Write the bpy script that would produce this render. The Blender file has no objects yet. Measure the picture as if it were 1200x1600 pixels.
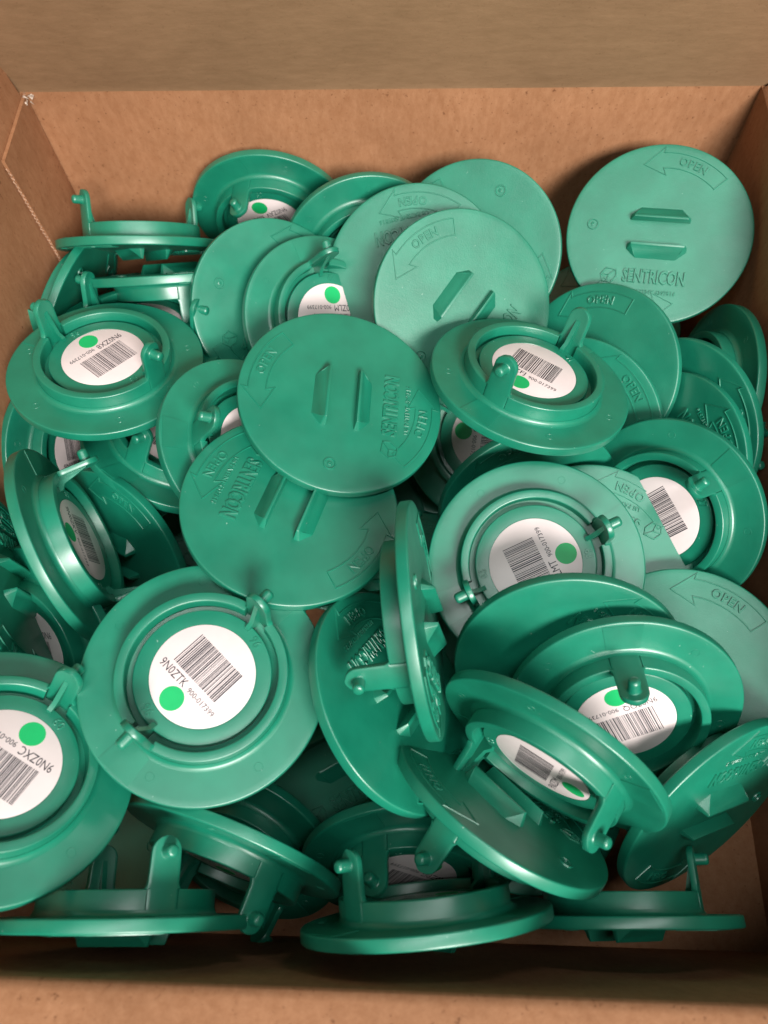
import bpy, bmesh, math, random
from mathutils import Vector, Matrix, Quaternion, noise
C = bpy.context.scene
COL = C.collection
PI = math.pi

# ------------------------------------------------------------------ camera
cam_d = bpy.data.cameras.new('camera'); cam = bpy.data.objects.new('camera', cam_d); COL.objects.link(cam)
cam_d.sensor_fit = 'VERTICAL'; cam_d.sensor_height = 36; cam_d.lens = 27.0
cam_d.clip_start = 0.01; cam_d.clip_end = 20
cam.matrix_world = Matrix(((0.999154, -0.012845, 0.039064, 0.000000), (0.027689, 0.912484, -0.408174, 0.000000), (-0.030402, 0.408910, 0.912068, 0.410300), (0.000000, 0.000000, 0.000000, 1.000000)))
cam_d.dof.use_dof = True; cam_d.dof.focus_distance = 0.33; cam_d.dof.aperture_fstop = 11.0
C.camera = cam

# ------------------------------------------------------------------ world and lamps (an indoor ceiling with strip lights)
w = bpy.data.worlds.new('World'); C.world = w; w.use_nodes = True
w.node_tree.nodes['Background'].inputs[0].default_value = (0.80, 0.86, 0.84, 1)
w.node_tree.nodes['Background'].inputs[1].default_value = 0.015
def lamp(name, loc, target, sx, sy, power, col):
    l = bpy.data.lights.new(name, 'AREA'); l.shape = 'RECTANGLE'; l.size = sx; l.size_y = sy
    l.energy = power; l.color = col
    o = bpy.data.objects.new(name, l); COL.objects.link(o); o.location = loc
    o.rotation_euler = (Vector(target) - Vector(loc)).to_track_quat('-Z', 'Y').to_euler()
    return o
lamp('ceiling_strip_behind', (.80, -1.80, 1.90), (0, .1, .1), 1.2, .62, 142, (1, .96, .91))
lamp('ceiling_panel_overhead', (.10, -.20, 2.15), (0, .0, .1), 2.6, .28, 22, (.96, 1, .98))
lamp('ceiling_strip_ahead', (1.35, 1.9, 2.1), (0, .1, .1), .5, .25, 5, (1, 1, 1))
C.view_settings.view_transform = 'Standard'; C.view_settings.look = 'None'
C.view_settings.exposure = 0.0; C.view_settings.gamma = 1
C.cycles.max_bounces = 8; C.cycles.diffuse_bounces = 4; C.cycles.glossy_bounces = 4

# ------------------------------------------------------------------ materials
def mat(name):
    m = bpy.data.materials.new(name); m.use_nodes = True
    nt = m.node_tree; return m, nt, nt.nodes['Principled BSDF']
def N(nt, t, **k):
    n = nt.nodes.new(t)
    for a, v in k.items():
        if a in n.inputs.keys(): n.inputs[a].default_value = v
        else: setattr(n, a, v)
    return n
def tex(nt, scale, detail=4, rough=.55, stretch=None, kind='ShaderNodeTexNoise', off=True):
    tc = N(nt, 'ShaderNodeTexCoord'); mp = N(nt, 'ShaderNodeMapping')
    if stretch: mp.inputs['Scale'].default_value = stretch
    nt.links.new(tc.outputs['Object'], mp.inputs['Vector'])
    src = mp.outputs[0]
    if off:
        oi = N(nt, 'ShaderNodeObjectInfo'); mu = N(nt, 'ShaderNodeVectorMath', operation='SCALE')
        cb = N(nt, 'ShaderNodeCombineXYZ')
        for i in range(3): nt.links.new(oi.outputs['Random'], cb.inputs[i])
        nt.links.new(cb.outputs[0], mu.inputs[0]); mu.inputs['Scale'].default_value = 7.0
        ad = N(nt, 'ShaderNodeVectorMath', operation='ADD')
        nt.links.new(src, ad.inputs[0]); nt.links.new(mu.outputs[0], ad.inputs[1]); src = ad.outputs[0]
    n = N(nt, kind); n.inputs['Scale'].default_value = scale
    if kind == 'ShaderNodeTexNoise':
        n.inputs['Detail'].default_value = detail; n.inputs['Roughness'].default_value = rough
    nt.links.new(src, n.inputs['Vector'])
    return n
def ramp(nt, src, stops):
    r = N(nt, 'ShaderNodeValToRGB'); e = r.color_ramp.elements
    while len(e) < len(stops): e.new(0.5)
    for k, (p, c) in enumerate(stops):
        e[k].position = p; e[k].color = (*c, 1) if len(c) == 3 else c
    nt.links.new(src, r.inputs[0]); return r
def bump(nt, bs, srcs):
    prev = None
    for out, st, dist in srcs:
        b = N(nt, 'ShaderNodeBump'); b.inputs['Strength'].default_value = st; b.inputs['Distance'].default_value = dist
        nt.links.new(out, b.inputs['Height'])
        if prev: nt.links.new(prev.outputs[0], b.inputs['Normal'])
        prev = b
    nt.links.new(prev.outputs[0], bs.inputs['Normal'])

def plastic(name, c0, c1, rough, grain):
    m, nt, b = mat(name)
    n = tex(nt, 55, 3)
    r = ramp(nt, n.outputs['Fac'], [(0.35, c0), (0.68, c1)])
    # thin pale scuffs
    sc = tex(nt, 160, 5, .7, (1, 7, 3))
    sr = ramp(nt, sc.outputs['Fac'], [(0.70, (0, 0, 0)), (0.78, (1, 1, 1))])
    mx = N(nt, 'ShaderNodeMix', data_type='RGBA'); mx.inputs['Factor'].default_value = 0
    mf = N(nt, 'ShaderNodeMath', operation='MULTIPLY'); mf.inputs[1].default_value = 0.18
    nt.links.new(sr.outputs[0], mf.inputs[0]); nt.links.new(mf.outputs[0], mx.inputs[0])
    nt.links.new(r.outputs[0], mx.inputs[6]); mx.inputs[7].default_value = (.35, .62, .50, 1)
    # dust specks
    sp = tex(nt, 620, 2, .5)
    spr = ramp(nt, sp.outputs['Fac'], [(0.765, (0, 0, 0)), (0.785, (1, 1, 1))])
    mx2 = N(nt, 'ShaderNodeMix', data_type='RGBA'); mf2 = N(nt, 'ShaderNodeMath', operation='MULTIPLY'); mf2.inputs[1].default_value = 0.35
    nt.links.new(spr.outputs[0], mf2.inputs[0]); nt.links.new(mf2.outputs[0], mx2.inputs[0])
    nt.links.new(mx.outputs[2], mx2.inputs[6]); mx2.inputs[7].default_value = (.55, .72, .62, 1)
    nt.links.new(mx2.outputs[2], b.inputs['Base Color'])
    rr = N(nt, 'ShaderNodeMapRange'); rn = tex(nt, 38, 4, .6)
    nt.links.new(rn.outputs['Fac'], rr.inputs[0]); rr.inputs[1].default_value = .3; rr.inputs[2].default_value = .7
    rr.inputs[3].default_value = rough - .05; rr.inputs[4].default_value = rough + .07
    nt.links.new(rr.outputs[0], b.inputs['Roughness'])
    b.inputs['IOR'].default_value = 1.5
    b.inputs['Specular IOR Level'].default_value = 1.0
    b.inputs['Subsurface Weight'].default_value = 0.06; b.inputs['Subsurface Radius'].default_value = (.4, 1, .8)
    b.inputs['Subsurface Scale'].default_value = 0.0012
    hs = tex(nt, 240, 2, .5, (.06, 1, 1)); hr = ramp(nt, hs.outputs['Fac'], [(.66, (0, 0, 0)), (.70, (1, 1, 1))])
    g = tex(nt, 1500, 3, .6); l = tex(nt, 26, 1, .4); g2 = tex(nt, 420, 2, .5)
    bump(nt, b, [(hr.outputs[0], .12, .00006), (l.outputs['Fac'], .20, .0014), (g2.outputs['Fac'], grain * .35, .0002), (g.outputs['Fac'], grain, .00012)])
    return m
G0 = (.004,.172,.102); G1 = (.007,.214,.128)
M_smooth = plastic('green_plastic_smooth', G0, G1, .37, .10)
M_matte = plastic('green_plastic_grained', G0, G1, .45, .55)

def cardboard(name, c0, c1, stretch, fleck=.8):
    m, nt, b = mat(name)
    n1 = tex(nt, 14, 6, .65, off=False); n2 = tex(nt, 300, 5, .75, stretch, off=False); n3 = tex(nt, 520, 3, .6, off=False)
    n4 = tex(nt, 4, 3, .5, off=False)
    r1 = ramp(nt, n2.outputs['Fac'], [(0.25, c0), (0.75, c1)])
    mx = N(nt, 'ShaderNodeMix', data_type='RGBA', blend_type='MULTIPLY'); mx.inputs[0].default_value = 1
    r2 = ramp(nt, n1.outputs['Fac'], [(0.25, (.80, .77, .73)), (0.75, (1.08, 1.06, 1.04))])
    nt.links.new(r1.outputs[0], mx.inputs[6]); nt.links.new(r2.outputs[0], mx.inputs[7])
    # dark flecks of recycled fibre
    r3 = ramp(nt, n3.outputs['Fac'], [(0.27, (.42, .34, .28)), (0.37, (1, 1, 1))])
    mx2 = N(nt, 'ShaderNodeMix', data_type='RGBA', blend_type='MULTIPLY'); mx2.inputs[0].default_value = fleck
    nt.links.new(mx.outputs[2], mx2.inputs[6]); nt.links.new(r3.outputs[0], mx2.inputs[7])
    r4 = ramp(nt, n4.outputs['Fac'], [(0.3, (.88, .86, .84)), (0.7, (1.05, 1.05, 1.05))])
    mx3 = N(nt, 'ShaderNodeMix', data_type='RGBA', blend_type='MULTIPLY'); mx3.inputs[0].default_value = 1
    nt.links.new(mx2.outputs[2], mx3.inputs[6]); nt.links.new(r4.outputs[0], mx3.inputs[7])
    nt.links.new(mx3.outputs[2], b.inputs['Base Color'])
    b.inputs['Roughness'].default_value = .72; b.inputs['Specular IOR Level'].default_value = .3
    bump(nt, b, [(n4.outputs['Fac'], .5, .004), (n1.outputs['Fac'], .35, .0012), (n2.outputs['Fac'], .35, .0003), (n3.outputs['Fac'], .2, .0002)])
    return m
M_card = cardboard('kraft_cardboard', (.315,.142,.066), (.435,.222,.118), (1, 1, .45))
M_flap = cardboard('kraft_cardboard_flap', (.25,.150,.080), (.32,.195,.110), (.25, 1, 1), .25)
M_edge, nt, b = mat('torn_cardboard_edge')
n = tex(nt, 900, 3, off=False); r = ramp(nt, n.outputs['Fac'], [(.3, (.30, .16, .09)), (.7, (.55, .34, .23))])
nt.links.new(r.outputs[0], b.inputs['Base Color']); b.inputs['Roughness'].default_value = .9
M_torn, nt, b = mat('torn_pale_paper')
n = tex(nt, 700, 3, off=False); r = ramp(nt, n.outputs['Fac'], [(.3, (.34, .25, .19)), (.7, (.60, .50, .42))])
nt.links.new(r.outputs[0], b.inputs['Base Color']); b.inputs['Roughness'].default_value = .95
def simple(name, col, rough, nscale=200, var=.04):
    m, nt, b = mat(name)
    n = tex(nt, nscale, 3)
    r = ramp(nt, n.outputs['Fac'], [(.3, tuple(c * (1 - var) for c in col)), (.7, tuple(min(1, c * (1 + var)) for c in col))])
    nt.links.new(r.outputs[0], b.inputs['Base Color']); b.inputs['Roughness'].default_value = rough
    bump(nt, b, [(n.outputs['Fac'], .15, .0002)])
    return m
M_label = simple('white_sticker_paper', (.78, .675, .67), .33, 60, .05)
M_ink = simple('black_print', (.022, .02, .03), .5)
M_dot = simple('green_dot_print', (.006, .44, .13), .5)

# ------------------------------------------------------------------ mesh helpers
R = 0.045
def link_mesh(name, bm, m, sharp=35):
    me = bpy.data.meshes.new(name); bmesh.ops.recalc_face_normals(bm, faces=bm.faces[:])
    for f in bm.faces: f.smooth = True
    bm.to_mesh(me); bm.free()
    me.set_sharp_from_angle(angle=math.radians(sharp))
    me.materials.append(m); return me
def add(name, me, parent=None, mw=None):
    o = bpy.data.objects.new(name, me); COL.objects.link(o)
    if parent: o.parent = parent
    if mw is not None: o.matrix_local = mw
    return o
def lathe(bm, prof, n=96, closed=False):
    """prof: (r, z) in units of R, revolved about z"""
    rings = []
    for r, z in prof:
        if r <= 1e-6: rings.append([bm.verts.new((0, 0, z * R))])
        else: rings.append([bm.verts.new((r * R * math.cos(2 * PI * k / n), r * R * math.sin(2 * PI * k / n), z * R)) for k in range(n)])
    pairs = list(zip(rings[:-1], rings[1:]))
    if closed: pairs.append((rings[-1], rings[0]))
    for a, c in pairs:
        for k in range(n):
            k2 = (k + 1) % n
            if len(a) == 1: bm.faces.new((a[0], c[k], c[k2]))
            elif len(c) == 1: bm.faces.new((a[k], a[k2], c[0]))
            else: bm.faces.new((a[k], a[k2], c[k2], c[k]))
def rnd(cx, cz, r, a0, a1, n=4):
    return [(cx + r * math.cos(math.radians(a0 + (a1 - a0) * i / n)), cz + r * math.sin(math.radians(a0 + (a1 - a0) * i / n))) for i in range(n + 1)]
def ridge(bm, pts, w, h, closed=False, z0=0.):
    """a low ridge of triangular-topped section along a polyline (units of R)"""
    n = len(pts); secs = []
    for i in range(n):
        if closed: a, c = pts[i - 1], pts[(i + 1) % n]
        else: a, c = pts[max(0, i - 1)], pts[min(n - 1, i + 1)]
        p = Vector(pts[i]); d1 = (p - Vector(a)); d2 = (Vector(c) - p)
        if d1.length < 1e-9: d1 = d2
        if d2.length < 1e-9: d2 = d1
        d1.normalize(); d2.normalize(); t = (d1 + d2)
        t = t.normalized() if t.length > 1e-6 else d1
        nn = Vector((-t.y, t.x)); k = 1 / max(.45, abs(nn.dot(Vector((-d1.y, d1.x)))))
        secs.append([bm.verts.new(((p.x + nn.x * s * w * k) * R, (p.y + nn.y * s * w * k) * R, (z0 + z) * R)) for s, z in ((-1, -.002 if h > 0 else .002), (-.45, h), (.45, h), (1, -.002 if h > 0 else .002))])
    rng = range(n) if closed else range(n - 1)
    for i in rng:
        a, c = secs[i], secs[(i + 1) % n]
        for j in range(3): bm.faces.new((a[j], a[j + 1], c[j + 1], c[j]))
    if not closed:
        bm.faces.new(secs[0]); bm.faces.new(secs[-1])
T = 0.10
def disc_mesh():
    bm = bmesh.new(); b = .016
    prof = [(0, 0), (.3, 0), (.7, .0), (.94, 0)] + rnd(1 - b, -b, b, 90, 0) + rnd(1 - b, -T + b, b, 0, -90) + \
           [(.94, -T), (.735, -T)] + rnd(.735, -T - .045, .045, 90, 180, 4) + [(.66, -T - .03), (.3, -T - .02), (0, -T - .02)]
    lathe(bm, prof, 128)
    for a in (12, 101, 163, 222, 318):                 # faint ejector rings on the inner flange
        cx, cy = .845 * math.cos(math.radians(a)), .845 * math.sin(math.radians(a))
        ridge(bm, [(cx + .034 * math.cos(q), cy - .034 * math.sin(q)) for q in [2 * PI * k / 20 for k in range(20)]], .005, -.0018, True, -T)
    return link_mesh('disc', bm, M_smooth, 30)
def ring_mesh():
    bm = bmesh.new()
    r0, r1, zt, zb, b = .605, .685, -T - .18, -T + .01, .012
    ah = .185                                       # the collar breaks off where each tab stands
    n = 44
    prof = [(r1, zb)] + rnd(r1 - b, zt + b, b, 0, -90, 3) + rnd(r0 + b, zt + b, b, -90, -180, 3) + [(r0, zb)]
    for s in (0, PI):
        aa = [s + ah + (PI - 2 * ah) * k / n for k in range(n + 1)]
        rings = [[bm.verts.new((r * R * math.cos(t), r * R * math.sin(t), z * R)) for r, z in prof] for t in aa]
        for i in range(n):
            for j in range(len(prof) - 1):
                bm.faces.new((rings[i][j], rings[i + 1][j], rings[i + 1][j + 1], rings[i][j + 1]))
        bm.faces.new(rings[0]); bm.faces.new(rings[-1])
    # two faint raised moulding panels between tab and rim
    for s in (0, PI):
        a0 = s
        vs = []
        for z in (-T - .005, -T + .01):
            for (rr, w) in ((.72, .135), (.975, .165)):
                for sg in (-1, 1):
                    x, y = rr, sg * w
                    ln = math.hypot(x, y)
                    if ln > .98: x, y = x * .98 / ln, y * .98 / ln
                    vs.append(bm.verts.new(((x * math.cos(a0) - y * math.sin(a0)) * R, (x * math.sin(a0) + y * math.cos(a0)) * R, z * R)))
        a, b2, c, d, e, f, g, h = vs
        for q in ((a, b2, d, c), (e, f, h, g), (a, b2, f, e), (c, d, h, g), (a, c, g, e), (b2, d, h, f)): bm.faces.new(q)
    return link_mesh('collar_ring', bm, M_smooth, 35)
def hub_mesh():
    bm = bmesh.new(); b = .012; z = -T - .105
    lathe(bm, [(.552, -T), (.552, z + b)] + rnd(.552 - b, z + b, b, 0, -90, 3) + [(.43, z), (.428, z + .004), (.2, z + .004), (0, z + .004)], 96)
    return link_mesh('hub', bm, M_smooth, 35)
def tab_mesh():
    """rounded upright ear following the collar, with an inner gusset; local x = outward, y = across, z = away from inner face"""
    bm = bmesh.new()
    ro, ri = .69, .635; H = .55; hc = H - .115; hw0 = .115
    rows = []
    def half(h):
        if h < .26:
            if h < .178: return .118
            t = min(1., (h - .178) / .062)
            return .118 + .034 * (1 - math.sqrt(1 - (1 - t) ** 2))
        if h <= hc: return .118 - .004 * (h - .26) / (hc - .26)
        return math.sqrt(max(0, .114 ** 2 - (h - hc) ** 2))
    hs = [-.01, .08, .176, .180, .186, .195, .21, .225, .24, .26, .34, hc] + [hc + .114 * math.sin(math.radians(a)) for a in (15, 30, 45, 60, 72, 82, 88)]
    nc = 8
    def ring(rad):
        out = []
        for h in hs:
            w = half(h)
            row = []
            for k in range(nc + 1):
                y = w * (2 * k / nc - 1); a = y / .66
                row.append(bm.verts.new((rad * math.cos(a) * R, rad * math.sin(a) * R, h * R)))
            out.append(row)
        return out
    A = ring(ro); B = ring(ri)
    for G in (A, B):
        for i in range(len(hs) - 1):
            for k in range(nc): bm.faces.new((G[i][k], G[i][k + 1], G[i + 1][k + 1], G[i + 1][k]))
    rim = []
    for i in range(len(hs) - 1):
        for k in (0, nc):
            f = bm.faces.new((A[i][k], A[i + 1][k], B[i + 1][k], B[i][k]))
    for k in range(nc): bm.faces.new((A[-1][k], A[-1][k + 1], B[-1][k + 1], B[-1][k]))
    bmesh.ops.recalc_face_normals(bm, faces=bm.faces[:])
    ed = [e for e in bm.edges if len(e.link_faces) == 2 and e.calc_face_angle() > math.radians(50)]
    bmesh.ops.bevel(bm, geom=ed, offset=.010 * R, segments=2, affect='EDGES', profile=.5)
    # gusset
    t = .020
    pr = [(.64, 0.0), (.505, 0.0), (.505, .13), (.56, .17), (.63, .42), (.64, .42)]
    f0 = [bm.verts.new((x * R, -t * R, z * R)) for x, z in pr]; f1 = [bm.verts.new((x * R, t * R, z * R)) for x, z in pr]
    bm.faces.new(f0); bm.faces.new(f1)
    for i in range(len(pr)):
        j = (i + 1) % len(pr); bm.faces.new((f0[i], f0[j], f1[j], f1[i]))
    return link_mesh('tab', bm, M_smooth, 40)
def peg_mesh():
    bm = bmesh.new()
    lathe(bm, [(.062, 0), (.058, .008), (.050, .015), (.048, .095)] + rnd(.022, .095, .026, 0, 90, 3) + [(0, .122)], 20)
    return link_mesh('peg', bm, M_smooth, 45)
def grip_mesh():
    bm = bmesh.new()
    def p(x, y, z): return bm.verts.new((x * R, y * R, z * R))
    h = .112
    base = [p(-.325, .135, -.004), p(.325, .135, -.004), p(.325, .19, -.004), p(.215, .285, -.004), p(-.215, .285, -.004), p(-.325, .19, -.004)]
    top = [p(-.29, .140, h), p(.29, .140, h), p(.285, .166, h * .97), p(.215, .281, .003), p(-.215, .281, .003), p(-.285, .166, h * .97)]
    md = [p(-.255, .205, h * .52), p(.255, .205, h * .52)]      # the outward slope is hollow
    bm.faces.new(base[::-1]); bm.faces.new((top[0], top[1], top[2], top[5]))
    bm.faces.new((top[5], top[2], md[1], md[0])); bm.faces.new((md[0], md[1], top[3], top[4]))
    bm.faces.new((top[2], top[3], md[1])); bm.faces.new((top[5], md[0], top[4]))
    for i in range(6):
        j = (i + 1) % 6; bm.faces.new((base[i], base[j], top[j], top[i]))
    bmesh.ops.recalc_face_normals(bm, faces=bm.faces[:])
    ed = [e for e in bm.edges if e.calc_face_angle() > math.radians(25) and max(v.co.z for v in e.verts) > .001 * R]
    bmesh.ops.bevel(bm, geom=ed, offset=.006 * R, segments=2, affect='EDGES', profile=.5)
    return link_mesh('grip', bm, M_matte, 30)
def arrow_mesh():
    bm = bmesh.new()
    def P(r, a): return (r * math.cos(math.radians(a)), r * math.sin(math.radians(a)))
    pts = [P(.905, 46 + 48 * k / 14) for k in range(15)] + [P(.965, 93.2), P(.80, 109), P(.655, 91.5)] + [P(.735, 94 - 48 * k / 12) for k in range(13)]
    ridge(bm, pts, .0075, .0085, True)
    return link_mesh('arrow', bm, M_matte, 20)
def mark_mesh():
    bm = bmesh.new()
    ridge(bm, [(.055 * math.cos(a), .055 * math.sin(a)) for a in [2 * PI * k / 28 for k in range(28)]], .009, .012, True)
    lathe(bm, [(.022, -.002), (.02, .01), (.012, .012), (.008, .004), (0, .004)], 14)
    return link_mesh('injection_mark', bm, M_matte, 20)
def emblem_mesh():
    bm = bmesh.new()                                 # a slanted box emblem drawn in ridges
    o = (-.47, -.49)
    def q(*l): return [(o[0] + x, o[1] + y) for x, y in l]
    ridge(bm, q((-.085, .0), (-.03, .075), (.075, .06), (.085, -.01), (.03, -.085), (-.06, -.075)), .009, .012, True)
    ridge(bm, q((-.085, .0), (.0, .0), (.075, .06)), .008, .012); ridge(bm, q((.0, .0), (-.01, -.08)), .008, .012)
    return link_mesh('emblem', bm, M_matte, 20)
def text_mesh(name, s, size, sx, m, extrude=0, bevel=0, align='CENTER', offset=0.0, spacing=1.0, res=2):
    cu = bpy.data.curves.new(name, 'FONT'); cu.body = s; cu.size = size; cu.align_x = align; cu.align_y = 'CENTER'
    cu.extrude = extrude; cu.bevel_depth = bevel; cu.bevel_resolution = 0; cu.resolution_u = res; cu.offset = offset; cu.space_character = spacing
    o = bpy.data.objects.new(name, cu); COL.objects.link(o)
    bpy.context.view_layer.update()
    me = bpy.data.meshes.new_from_object(o.evaluated_get(bpy.context.evaluated_depsgraph_get()))
    bpy.data.objects.remove(o); bpy.data.curves.remove(cu)
    for v in me.vertices: v.co.x *= sx
    me.materials.clear(); me.materials.append(m); me.name = name
    return me
def bend(me, rad, ang):
    for v in me.vertices:
        x, y, z = v.co; a = math.radians(ang) - x / rad
        v.co = ((rad + y) * math.cos(a), (rad + y) * math.sin(a), z)
def move(me, x, y, z=0):
    for v in me.vertices: v.co.x += x; v.co.y += y; v.co.z += z

MESH = {}
MESH['disc'] = disc_mesh(); MESH['collar_ring'] = ring_mesh(); MESH['hub'] = hub_mesh(); MESH['tab'] = tab_mesh()
MESH['peg'] = peg_mesh(); MESH['grip'] = grip_mesh(); MESH['arrow'] = arrow_mesh(); MESH['injection_mark'] = mark_mesh(); MESH['emblem'] = emblem_mesh()
t = text_mesh('open_lettering', 'OPEN', .125 * R, .92, M_matte, .009 * R, .003 * R, spacing=1.12); bend(t, .815 * R, 71); MESH['open1'] = t
t = text_mesh('open_lettering', 'OPEN', .125 * R, .92, M_matte, .009 * R, .003 * R, spacing=1.12)
for v in t.vertices:                                 # the lower word reads upright along the lower rim
    x, y, z = v.co; a = math.radians(261) + x / (.82 * R)
    v.co = ((.82 * R - y) * math.cos(a), (.82 * R - y) * math.sin(a), z)
MESH['open2'] = t
t = text_mesh('brand_lettering', 'SENTRICON', .205 * R, .60, M_matte, .013 * R, .004 * R, offset=.002 * R, spacing=1.0); move(t, .02 * R, -.49 * R); MESH['brand'] = t
t = text_mesh('patent_lettering', 'US PATENT 6397516', .062 * R, 1.0, M_matte, .008 * R, .002 * R, res=1); move(t, .0, -.655 * R); MESH['patent'] = t
for me in (MESH['open1'], MESH['open2'], MESH['brand'], MESH['patent']): me.set_sharp_from_angle(angle=.4)

# outer faces of some lids are smooth, of others grained
def with_mat(me, m):
    c = me.copy(); c.materials.clear(); c.materials.append(m); return c
SM = {k: with_mat(MESH[k], M_smooth) for k in ('grip', 'arrow', 'injection_mark', 'emblem', 'open1', 'open2', 'brand', 'patent')}
SM['disc'] = MESH['disc']
GR = {k: MESH[k] for k in ('grip', 'arrow', 'injection_mark', 'emblem', 'open1', 'open2', 'brand', 'patent')}
GR['disc'] = with_mat(MESH['disc'], M_matte)

def sticker_mesh():
    bm = bmesh.new(); lathe(bm, [(0, .004), (.417, .004), (.422, .002), (.422, -.002)], 72)
    return link_mesh('label_sticker', bm, M_label, 40)
def dot_mesh():
    bm = bmesh.new(); lathe(bm, [(0, .0009), (.098, .0009), (.099, -.002)], 36)
    return link_mesh('green_dot', bm, M_dot, 40)
def barcode_mesh(seed):
    rg = random.Random(seed); bm = bmesh.new(); x = -.26
    while x < .232:
        wd = rg.choice((.0036, .0036, .0075, .0075, .0115)); 
        vs = [bm.verts.new((a * R, c * R, .0008 * R)) for a, c in ((x, -.08), (x + wd, -.08), (x + wd, .22), (x, .22))]
        bm.faces.new(vs); x += wd + rg.choice((.0050, .0050, .0078, .0105))
    me = bpy.data.meshes.new('barcode'); bm.to_mesh(me); bm.free(); me.materials.append(M_ink); return me
STK = sticker_mesh(); DOT = dot_mesh(); BARS = [barcode_mesh(s) for s in range(6)]
def fit_box(me, x0, x1, y0, y1, z):
    xs = [v.co.x for v in me.vertices]; ys = [v.co.y for v in me.vertices]
    ax, bx, ay, by = min(xs), max(xs), min(ys), max(ys)
    for v in me.vertices:
        v.co = ((x0 + (v.co.x - ax) / (bx - ax) * (x1 - x0)) * R, (y0 + (v.co.y - ay) / (by - ay) * (y1 - y0)) * R, z * R)
PART_NO = text_mesh('part_number_text', '900-017399', .092 * R, .74, M_ink)
fit_box(PART_NO, .005, .30, -.178, -.132, .001)
NUMS = {}
def num_mesh(s):
    if s not in NUMS: NUMS[s] = text_mesh('mould_number', s, .105 * R, .9, M_smooth, .004 * R, .003 * R)
    return NUMS[s]
CODES = {}
def code_mesh(s):
    if s not in CODES:
        m = text_mesh('code_text', s, .125 * R, .78, M_ink); fit_box(m, -.325, -.035, -.180, -.108, .001); CODES[s] = m
    return CODES[s]
OUT = Matrix.Rotation(PI, 4, 'X')
def make_lid(idx, loc, quat, sticker, tab_angle, code, grained, num, label, group):
    e = bpy.data.objects.new('plastic_lid', None); COL.objects.link(e)
    e.empty_display_size = .01
    e.location = loc; e.rotation_mode = 'QUATERNION'; e.rotation_quaternion = quat
    e['label'] = label; e['category'] = 'lid'; e['group'] = group
    S = GR if grained else SM; TAB = math.radians(tab_angle)
    add('disc', S['disc'], e)
    add('collar_ring', MESH['collar_ring'], e, Matrix.Rotation(TAB, 4, 'Z'))
    h = add('hub', MESH['hub'], e)
    for s in (0, PI):
        m = Matrix.Rotation(TAB + s, 4, 'Z') @ Matrix.Translation((0, 0, -T * R)) @ Matrix.Diagonal((1, 1, -1, 1))
        # mirror-free placement: flip about x, which keeps the tab outward
        m = Matrix.Rotation(TAB + s, 4, 'Z') @ Matrix.Translation((0, 0, -T * R)) @ Matrix.Rotation(PI, 4, 'X')
        tb = add('tab', MESH['tab'], e, m)
        add('peg', MESH['peg'], tb, Matrix.Translation((.680 * R, 0, .435 * R)) @ Matrix.Rotation(PI / 2, 4, 'Y'))
    for s in (0, PI): add('grip', S['grip'], e, Matrix.Rotation(s, 4, 'Z'))
    for s in (0, PI): add('arrow', S['arrow'], e, Matrix.Rotation(s, 4, 'Z'))
    add('open_lettering', S['open1'], e); add('open_lettering', S['open2'], e)
    add('brand_lettering', S['brand'], e); add('patent_lettering', S['patent'], e); add('emblem', S['emblem'], e)
    add('injection_mark', S['injection_mark'], e, Matrix.Translation((-.72 * R, .06 * R, 0)))
    zc = (-T - .103) * R
    sm = Matrix.Translation((0, 0, zc)) @ Matrix.Rotation(math.radians(sticker), 4, 'Z') @ OUT
    st = add('label_sticker', STK, e, sm)
    k = Matrix.Translation((0, 0, .0042 * R))
    add('barcode', BARS[idx % 6], st, k); add('code_text', code_mesh(code), st, k)
    add('part_number_text', PART_NO, st, k); add('green_dot', DOT, st, Matrix.Translation((-.03 * R, -.292 * R, .0042 * R)))
    for s, dd in ((0, 15), (PI, 15)):
        a = TAB + s + math.radians(dd)
        add('mould_number', num_mesh(num), e, Matrix.Translation((.487 * R * math.cos(a), .487 * R * math.sin(a), zc)) @ Matrix.Rotation(a + PI / 2, 4, 'Z') @ OUT)
    return e
GRP = 'green plastic lids heaped in the box'
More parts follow.
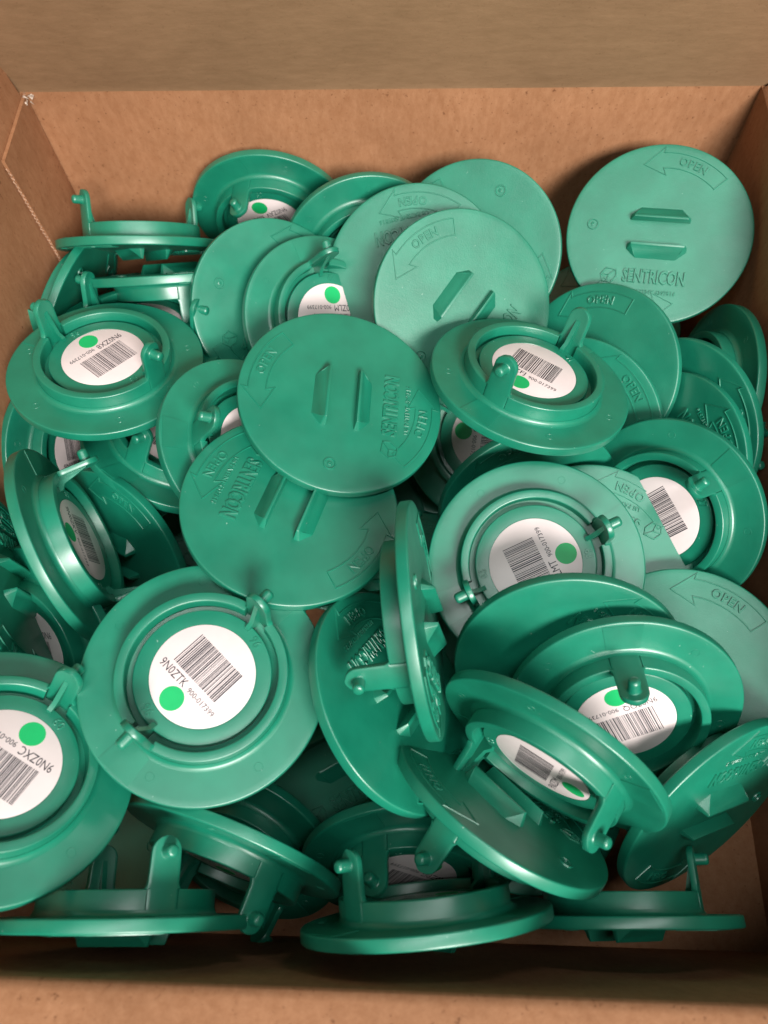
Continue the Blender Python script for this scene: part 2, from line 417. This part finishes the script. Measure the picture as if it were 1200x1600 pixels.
LIDS = [
    ((-0.1505, 0.3006, 0.0872), (0.3891, 0.8290, -0.3612, 0.1761), 224, 92, '9N0ZTA', False, '88', 'edge-on lid at the back left, its two tabs pointing up the back wall'),
    ((-0.1333, 0.2861, 0.0860), (0.7803, -0.3509, 0.1814, 0.4849), 129, 58, '9N0ZXD', False, '88', 'green lid edge-on just below the upright-tabbed one, its own pegged tab hanging down'),
    ((-0.1859, 0.2721, 0.0700), (0.5865, 0.0960, 0.7993, -0.0895), 339, 58, '9N0ZLM', False, '88', 'dark green lid leaning on the left wall behind the stacked edge-on lids'),
    ((-0.1408, 0.2432, 0.0859), (0.1357, 0.3582, -0.9091, 0.1638), 235, 58, '9N0ZVC', False, '27', 'green lid with one tab showing between the edge-on lids and the 9N0ZX8 sticker lid'),
    ((-0.1461, 0.2068, 0.1085), (0.0948, 0.9516, 0.2851, -0.0642), 162, 58, '9N0ZX8', False, '96', 'green lid with white 9N0ZX8 barcode sticker lying against the left cardboard wall'),
    ((-0.0723, 0.2576, 0.0912), (0.9237, 0.2366, 0.2989, -0.0378), 303, 58, '9N0ZTA', False, '15', 'green lid with a small moulded circle at left, next to the two edge-on lids'),
    ((-0.0468, 0.2495, 0.0882), (0.2766, -0.0570, -0.9477, -0.1485), -22, 58, '9N0ZLM', False, '63', 'tabs-up green lid half hidden above the central SENTRICON lid, its sticker cut off'),
    ((-0.0015, 0.2648, 0.1067), (0.0685, 0.0960, 0.2852, -0.9512), 234, 58, '9N0ZXD', True, '63', 'pale grained lid with upside-down OPEN arrow, behind the diagonal-grip lid'),
    ((0.0277, 0.2823, 0.1046), (0.4949, 0.2970, 0.1858, -0.7952), 41, 58, '9N0ZLM', True, '41', 'pale lid at the back wall with a small moulded circle near its top'),
    ((0.0230, 0.2429, 0.1121), (0.8315, 0.3089, 0.0023, 0.4618), 313, 58, '9N0ZVC', True, '41', 'pale grained lid with two diagonal grips, in front of the upside-down OPEN lid'),
    ((0.1207, 0.2885, 0.1116), (0.9707, 0.2161, -0.0662, -0.0821), 196, 58, '9N0ZTA', True, '27', 'whole SENTRICON lid with two level grips leaning in the back right corner'),
    ((-0.0295, 0.3056, 0.0820), (0.4685, -0.4697, -0.6320, -0.4006), 90, 58, '9N0ZXD', False, '88', 'dark green lid at the back, between the sticker lid and the upside-down OPEN lid'),
    ((-0.0840, 0.3384, 0.0780), (0.0562, -0.0624, -0.6887, -0.7202), -35, 58, '9N0ZAV', False, '63', 'green lid leaning on the back wall with a tab bent over its half-seen sticker'),
    ((-0.0318, 0.1808, 0.1264), (0.7116, 0.0976, 0.0958, 0.6891), 147, 58, '9N0ZLM', False, '63', 'topmost bright green lid, mid heap, SENTRICON running up its right side'),
    ((-0.0503, 0.1305, 0.1242), (0.5950, -0.1251, 0.0186, -0.7937), 330, 58, '9N0ZVC', False, '15', 'green lid with slanted SENTRICON lettering lying under the topmost middle lid'),
    ((0.0501, 0.1937, 0.1177), (0.1865, 0.7892, -0.5849, 0.0137), -42, 58, '9N0ZFJ', False, '41', 'tilted green lid whose rounded tab overlaps its barcode sticker, right of the middle lid'),
    ((0.0879, 0.2252, 0.0811), (0.9168, 0.2011, -0.3450, 0.0087), 57, 58, '9N0ZTA', True, '15', 'pale plain-faced lid with level OPEN arrow below the big back right corner lid'),
    ((0.0781, 0.1991, 0.0718), (0.8367, 0.3910, -0.1451, -0.3549), 26, 58, '9N0ZXD', False, '27', 'lid with OPEN arrow peeping out right of the tilted sticker lid'),
    ((0.1187, 0.1499, 0.0775), (0.0610, 0.6481, 0.6023, 0.4621), 154, 58, '9N0ZLK', False, '27', 'tabs-up green lid at the right wall with only half of its sticker uncovered'),
    ((0.1217, 0.1778, 0.0737), (0.5107, -0.3119, -0.4164, 0.6845), 160, 58, '9N0ZLM', False, '63', 'green lid with an arrowhead behind the tabs-up lid at the right wall'),
    ((0.1296, 0.1961, 0.0751), (0.6340, 0.5106, -0.2525, -0.5230), 1, 58, '9N0ZVC', False, '15', 'dark green lid standing second from the right wall, a thin crescent of it showing'),
    ((0.1531, 0.2194, 0.0714), (0.6488, 0.0591, 0.7579, 0.0327), 2, 58, '9N0ZTA', False, '15', 'dark lid leaning flat on the right wall below the back right corner lid'),
    ((0.0514, 0.1143, 0.1007), (0.0615, -0.7390, -0.6597, -0.1217), -31, 58, '9N0LMT', False, '63', 'pale sheened lid with LMT sticker and the raised number 63, right of the middle'),
    ((0.0620, 0.0703, 0.1038), (0.2650, 0.1195, -0.4723, 0.8321), 78, 58, '9N0ZXD', False, '63', 'large bright green lid overlapping the LMT sticker lid, plain face towards the viewer'),
    ((0.0825, 0.0574, 0.1001), (0.0838, -0.1846, -0.8643, -0.4603), -53, 58, '9N07QQ', False, '15', 'green lid with 9N07QQ sticker and a rounded tab folded over its green dot'),
    ((0.1163, 0.0753, 0.0779), (0.9816, 0.1042, -0.0888, -0.1330), 60, 58, '9N0ZXD', True, '60', 'greyish green lid with level OPEN arrow at the right edge, beside the 9N07QQ lid'),
    ((0.0529, 0.0387, 0.1124), (0.6032, -0.3895, 0.6353, 0.2845), -179, 58, '9N0ZDM', False, '63', 'steeply tilted green lid with a narrow foreshortened sticker crossing the front right'),
    ((0.0350, 0.0208, 0.0986), (0.4197, 0.0320, 0.5326, 0.7343), 194, 92, '9N0ZVC', False, '88', 'tilted lid below the narrow-stickered one, two grips on its dark face'),
    ((-0.0040, 0.0571, 0.1061), (0.3738, -0.4241, 0.0429, -0.8238), 225, 58, '9N0ZTA', False, '63', 'dark-faced lid with upside-down SENTRICON right of the large 9N0ZTK sticker lid'),
    ((0.0058, 0.0825, 0.1287), (0.7589, -0.0420, 0.6494, 0.0238), 339, 56, '9N0ZXD', False, '88', 'lid standing on edge in the middle of the heap, one pegged tab pointing left'),
    ((-0.0772, 0.0577, 0.1245), (0.0520, -0.5728, -0.8165, 0.0508), 152, 58, '9N0ZTK', False, '96', 'large pale green lid with the 9N0ZTK barcode sticker at the front left'),
    ((-0.1422, 0.0224, 0.1355), (0.1413, -0.4605, -0.8352, 0.2654), -33, 58, '9N0ZXC', False, '60', 'lid with the 9N0ZXC barcode sticker cut off by the left edge of the photo'),
    ((-0.1008, -0.0266, 0.1044), (0.7196, 0.6901, -0.0374, 0.0676), 71, 42, '9N0ZTA', False, '41', 'edge-on lid at the front left corner with a tall rounded tab standing up'),
    ((-0.0688, 0.0033, 0.0813), (0.3030, -0.5587, -0.5339, -0.5577), 108, 58, '9N0ZXD', False, '60', 'slanting lid below the 9N0ZTK lid with a pegged tab hanging down to its right'),
    ((0.0066, -0.0231, 0.0993), (0.4705, 0.5612, -0.4645, 0.4979), 129, 58, '9N0ZRB', False, '41', 'edge-on lid in front centre against the front wall, tab at its left side'),
    ((-0.0000, -0.0005, 0.0582), (0.0394, -0.0211, -0.8587, -0.5105), 28, 58, '9N0ZPG', False, '63', 'dark lid with shaded sticker tucked above the edge-on lid in the front centre'),
    ((-0.0738, 0.0042, 0.0328), (0.1310, 0.0418, 0.8941, 0.4262), 337, 58, '9N0ZTA', False, '60', 'dark lid deep under the 9N0ZTK lid, only its upper right rim showing'),
    ((0.1204, 0.0200, 0.0778), (0.0045, -0.2982, 0.4393, -0.8474), 23, 58, '9N0ZXD', False, '60', 'shaded lid standing slanted at the front right corner with faint lettering on its rim'),
    ((0.0862, -0.0235, 0.0593), (0.6946, 0.6531, 0.2184, -0.2082), 294, 58, '9N0ZLM', False, '27', 'edge-on lid at the front right on the cardboard floor with one tab standing'),
    ((-0.1474, 0.1330, 0.0581), (0.8533, 0.4550, -0.2109, -0.1429), 1, 58, '9N0ZVC', False, '88', 'dark-faced lid with OPEN on its rim, right of the steep left lid'),
    ((-0.1517, 0.1178, 0.1044), (0.6608, 0.1280, -0.7191, 0.1726), -108, 58, '9N0ZKV', False, '88', 'steep lid near the left wall with narrow sticker and pegged top tab'),
    ((-0.1861, 0.1957, 0.0514), (0.5955, -0.1863, -0.7814, 0.0108), 122, 58, '9N0ZXD', False, '60', 'shadowed tabs-up lid at the left wall under the 9N0ZX8 sticker lid'),
    ((-0.1246, 0.1840, 0.0659), (0.3244, 0.7983, -0.5038, -0.0612), 128, 58, '9N0ZLM', False, '60', 'green lid with a pegged tab just below the 9N0ZX8 sticker lid'),
    ((-0.0755, 0.1677, 0.1015), (0.2728, 0.5221, -0.7885, -0.1768), 173, 58, '9N0ZVC', False, '60', 'tabs-up green lid left of the topmost middle lid, a sliver of sticker showing'),
    ((0.0394, 0.1996, 0.0610), (0.1591, -0.1925, 0.9465, 0.2046), -57, 58, '9N0ZGB', False, '63', 'tabs-up lid between the topmost middle lid and the LMT lid, green dot showing'),
    ((0.0566, 0.1596, 0.0648), (0.7623, 0.5497, -0.0964, 0.3278), 173, 58, '9N0ZXD', False, '88', 'green lid whose curved rim peeps out above the LMT sticker lid'),
    ((0.0825, 0.1263, 0.0769), (0.1716, 0.0075, -0.1334, 0.9761), 63, 58, '9N0ZLM', False, '60', 'green lid with upside-down OPEN arrow, right of the LMT sticker lid'),
    ((-0.0371, 0.1596, 0.0322), (0.2124, -0.7896, -0.5744, 0.0383), 351, 58, '9N0ZVC', False, '96', 'pale lid mostly hidden under the slanted SENTRICON lid, its peg showing at right'),
    ((-0.0089, 0.2494, 0.0584), (0.0244, -0.3418, -0.9338, -0.1029), 342, 58, '9N0ZTA', False, '60', 'tabs-up lid buried under the pale grained lids, a bit of its collar showing'),
    ((-0.1640, 0.0858, 0.0725), (0.2052, 0.1202, 0.9018, 0.3609), -15, 58, '9N0ZNC', False, '15', 'dark lid low at the left edge above the 9N0ZXC sticker lid'),
    ((-0.1689, 0.1004, 0.1032), (0.1602, -0.6905, -0.1297, -0.6933), 146, 58, '9N0ZLM', False, '27', 'dark lid leaning at the left edge behind the steep narrow-stickered lid'),
    ((-0.0350, 0.0450, 0.0360), (0.9560, -0.0810, 0.0741, 0.2721), 284, 58, '9N0ZVC', False, '60', 'buried dark lid on the box floor under the gap right of the 9N0ZTK lid'),
    ((0.0550, 0.0300, 0.0340), (0.7560, 0.0857, 0.0241, 0.6485), 135, 58, '9N0ZTA', False, '15', 'buried dark lid on the box floor below the tilted two-grip lid'),
    ((-0.1400, 0.0200, 0.0380), (0.2704, -0.0612, 0.0343, 0.9602), 3, 58, '9N0ZXD', False, '96', 'buried dark lid on the box floor under the 9N0ZXC sticker lid'),
    ((0.0000, 0.1250, 0.0330), (0.9956, -0.0286, -0.0477, 0.0758), 255, 58, '9N0ZLM', False, '27', 'buried dark lid on the box floor below the lid standing on edge'),
    ((0.0950, 0.1000, 0.0320), (0.1857, -0.0580, -0.0395, -0.9801), 344, 58, '9N0ZVC', False, '63', 'buried dark lid on the box floor under the 9N07QQ sticker lid'),
    ((-0.1000, 0.1150, 0.0330), (0.5781, -0.0117, 0.0692, -0.8129), 43, 58, '9N0ZTA', False, '63', 'buried dark lid on the box floor under the slanted SENTRICON lid, towards the left'),
    ((0.0200, 0.2150, 0.0310), (0.6420, 0.0320, -0.0382, 0.7651), 335, 58, '9N0ZXD', False, '41', 'buried dark lid on the box floor beneath the topmost middle lid'),
    ((-0.0700, 0.2050, 0.0310), (0.9076, -0.0556, 0.0019, -0.4162), 124, 58, '9N0ZLM', False, '60', 'buried dark lid on the box floor beneath the sliver-stickered lid'),
    ((0.1100, 0.2900, 0.0350), (0.9797, 0.0885, -0.0650, 0.1679), 321, 58, '9N0ZVC', False, '60', 'buried dark lid on the box floor beneath the back right corner lid'),
    ((0.0200, 0.2950, 0.0330), (0.8129, 0.0692, 0.0117, 0.5781), 279, 58, '9N0ZTA', False, '96', 'buried dark lid on the box floor beneath the diagonal-grip lid'),
    ((-0.0850, 0.2900, 0.0350), (0.4214, 0.0314, 0.0674, -0.9038), 212, 58, '9N0ZXD', False, '15', 'buried dark lid on the box floor beneath the moulded-circle lid at the back left'),
    ((-0.1500, 0.1600, 0.0330), (0.0969, -0.0496, 0.0048, -0.9940), 287, 58, '9N0ZLM', False, '15', 'buried dark lid on the box floor beneath the left wall sticker lid'),
]
for i, (loc, quat, st, ta, code, gr, num, label) in enumerate(LIDS):
    make_lid(i, loc, quat, st, ta, code, gr, num, label, GRP)

# ------------------------------------------------------------------ the cardboard box
X0, X1, Y0, Y1, ZR, TH = -.201, .1666, -.0358, .3474, .1483, .004
box = bpy.data.objects.new('cardboard_box', None); COL.objects.link(box)
box['label'] = 'open brown kraft cardboard box holding the heap of green lids'; box['category'] = 'box'
def sheet(name, corners, nrm, m=M_card, th=None, nu=48, nv=24, bulge=0., seed=0, wav=.0006, parent=box):
    """a cardboard panel: corners a,b,c,d (inner face), thickness goes along -nrm, surface slightly uneven"""
    th = th or TH
    a, b_, c, d = [Vector(p) for p in corners]; nrm = Vector(nrm).normalized()
    bm = bmesh.new(); F = []; Bk = []
    for j in range(nv + 1):
        v = j / nv; rf = []; rb = []
        for i in range(nu + 1):
            u = i / nu
            p = a.lerp(b_, u).lerp(d.lerp(c, u), v)
            env = 16 * u * (1 - u) * v * (1 - v)
            k = noise.noise(p * 9 + Vector((seed, 0, 0))) * wav * 2.2 + noise.noise(p * 30 + Vector((seed, 5, 0))) * wav * .5
            q = p + nrm * (k * min(1, env * 3) + bulge * env)
            rf.append(bm.verts.new(q)); rb.append(bm.verts.new(p - nrm * th))
        F.append(rf); Bk.append(rb)
    for G in (F, Bk):
        for j in range(nv):
            for i in range(nu): bm.faces.new((G[j][i], G[j][i + 1], G[j + 1][i + 1], G[j + 1][i]))
    for i in range(nu):
        bm.faces.new((F[0][i], F[0][i + 1], Bk[0][i + 1], Bk[0][i])); bm.faces.new((F[-1][i], F[-1][i + 1], Bk[-1][i + 1], Bk[-1][i]))
    for j in range(nv):
        bm.faces.new((F[j][0], F[j + 1][0], Bk[j + 1][0], Bk[j][0])); bm.faces.new((F[j][-1], F[j + 1][-1], Bk[j + 1][-1], Bk[j][-1]))
    return add(name, link_mesh(name, bm, m, 50), parent)
sheet('bottom_panel', ((X0, Y0, 0), (X1, Y0, 0), (X1, Y1, 0), (X0, Y1, 0)), (0, 0, 1), seed=1)
sheet('back_wall', ((X0, Y1, 0), (X1, Y1, 0), (X1, Y1, ZR), (X0, Y1, ZR)), (0, -1, 0), seed=2, wav=.001, bulge=-.001)
sheet('front_wall', ((X0, Y0, 0), (X1, Y0, 0), (X1, Y0, ZR), (X0, Y0, ZR)), (0, 1, 0), seed=3)
sheet('left_wall', ((X0, Y0, 0), (X0, Y1, 0), (X0, Y1, ZR), (X0, Y0, ZR)), (1, 0, 0), seed=4)
sheet('right_wall', ((X1, Y0, 0), (X1, Y1, 0), (X1, Y1, ZR), (X1, Y0, ZR)), (-1, 0, 0), seed=5, wav=.0014)
def flap(name, p0, p1, outv, elev, length, m, seed):
    o = Vector(outv); up = Vector((0, 0, 1)); e = math.radians(elev)
    dr = o * math.cos(e) + up * math.sin(e); nr = -o * math.sin(e) + up * math.cos(e)
    p0 = Vector(p0); p1 = Vector(p1)
    # fold: a small rounded crease first, then the flap
    bm = bmesh.new(); n = 40
    rows = []
    steps = [(0, 0), (.0015, .5), (.004, .85), (.008, 1)] + [(.008 + (length - .008) * k / 10, 1) for k in range(1, 11)]
    pos = [Vector((0, 0, 0))]
    last = 0
    for s, f in steps[1:]:
        ang = PI / 2 + (e - PI / 2) * f
        pos.append(pos[-1] + (o * math.cos(ang) + up * math.sin(ang)) * (s - last)); last = s
    F = []; Bk = []
    for k, q in enumerate(pos):
        rf = []; rb = []
        for i in range(n + 1):
            b0 = p0.lerp(p1, i / n) + q
            w_ = noise.noise(b0 * 11 + Vector((seed, 0, 0))) * .0012 * min(1, steps[k][0] / .01)
            rf.append(bm.verts.new(b0 + nr * w_)); rb.append(bm.verts.new(b0 + nr * w_ - nr * .0038 * (1 if k else .3)))
        F.append(rf); Bk.append(rb)
    for G in (F, Bk):
        for j in range(len(pos) - 1):
            for i in range(n): bm.faces.new((G[j][i], G[j][i + 1], G[j + 1][i + 1], G[j + 1][i]))
    for G in (0, -1):
        for i in range(n): bm.faces.new((F[G][i], F[G][i + 1], Bk[G][i + 1], Bk[G][i]))
    for j in range(len(pos) - 1):
        for k in (0, -1): bm.faces.new((F[j][k], F[j + 1][k], Bk[j + 1][k], Bk[j][k]))
    return add(name, link_mesh(name, bm, m, 60), box)
flap('back_flap', (X0 - .02, Y1, ZR), (X1 + .02, Y1, ZR), (0, 1, 0), 106, .17, M_flap, 1)
flap('front_flap', (X0, Y0, ZR), (X1, Y0, ZR), (0, -1, 0), 14, .11, M_card, 2)
flap('left_flap', (X0, Y0 + .003, ZR), (X0, Y1 - .003, ZR), (-1, 0, 0), 84, .12, M_card, 3)
flap('right_flap', (X1, Y0 + .003, ZR), (X1, Y1 - .003, ZR), (1, 0, 0), 40, .12, M_card, 4)
# manufacturer's joint: the glued lap of the back wall on the left wall, with its corrugated cut edge
YS = .30; TL = .0018
sheet('joint_lap', ((X0 + TL, YS, .002), (X0 + TL, Y1 - .001, .002), (X0 + TL, Y1 - .001, ZR - .0008), (X0 + TL, YS, ZR - .0008)), (1, 0, 0), th=TL - .0001, seed=7, nu=20)
bm = bmesh.new(); n = int((ZR - .006) / .0026 * 2); rg = random.Random(4)
pa = []
for k in range(n + 1):
    z = .003 + (ZR - .008) * k / n
    x = X0 + (.0006 if k % 2 else TL - .0002); y = YS - .0003 - rg.random() * .0006
    pa.append((x, y, z))
for rr in (.00034,):
    secs = []
    for (x, y, z) in pa:
        secs.append([bm.verts.new((x + rr * math.cos(a), y + rr * math.sin(a) * 1.2, z)) for a in [2 * PI * q / 6 for q in range(6)]])
    for a, c in zip(secs[:-1], secs[1:]):
        for q in range(6): bm.faces.new((a[q], a[(q + 1) % 6], c[(q + 1) % 6], c[q]))
add('corrugated_edge', link_mesh('corrugated_edge', bm, M_edge, 60), box)
# small torn tuft of pale paper at the back left corner
bm = bmesh.new(); rg = random.Random(9)
for k in range(16):
    c = Vector((X0 + rg.uniform(-.001, .005), Y1 - rg.uniform(.0, .004), ZR + rg.uniform(-.003, .001)))
    r_ = rg.uniform(.0012, .0026)
    a_ = [c + Vector((rg.uniform(-1, 1), rg.uniform(-1, 1), rg.uniform(-.6, .6))) * r_ for _ in range(4)]
    vs = [bm.verts.new(q) for q in a_]
    for q in ((0, 1, 2), (0, 1, 3), (0, 2, 3), (1, 2, 3)): bm.faces.new([vs[i_] for i_ in q])
add('torn_corner_paper', link_mesh('torn_corner_paper', bm, M_torn, 20), box)
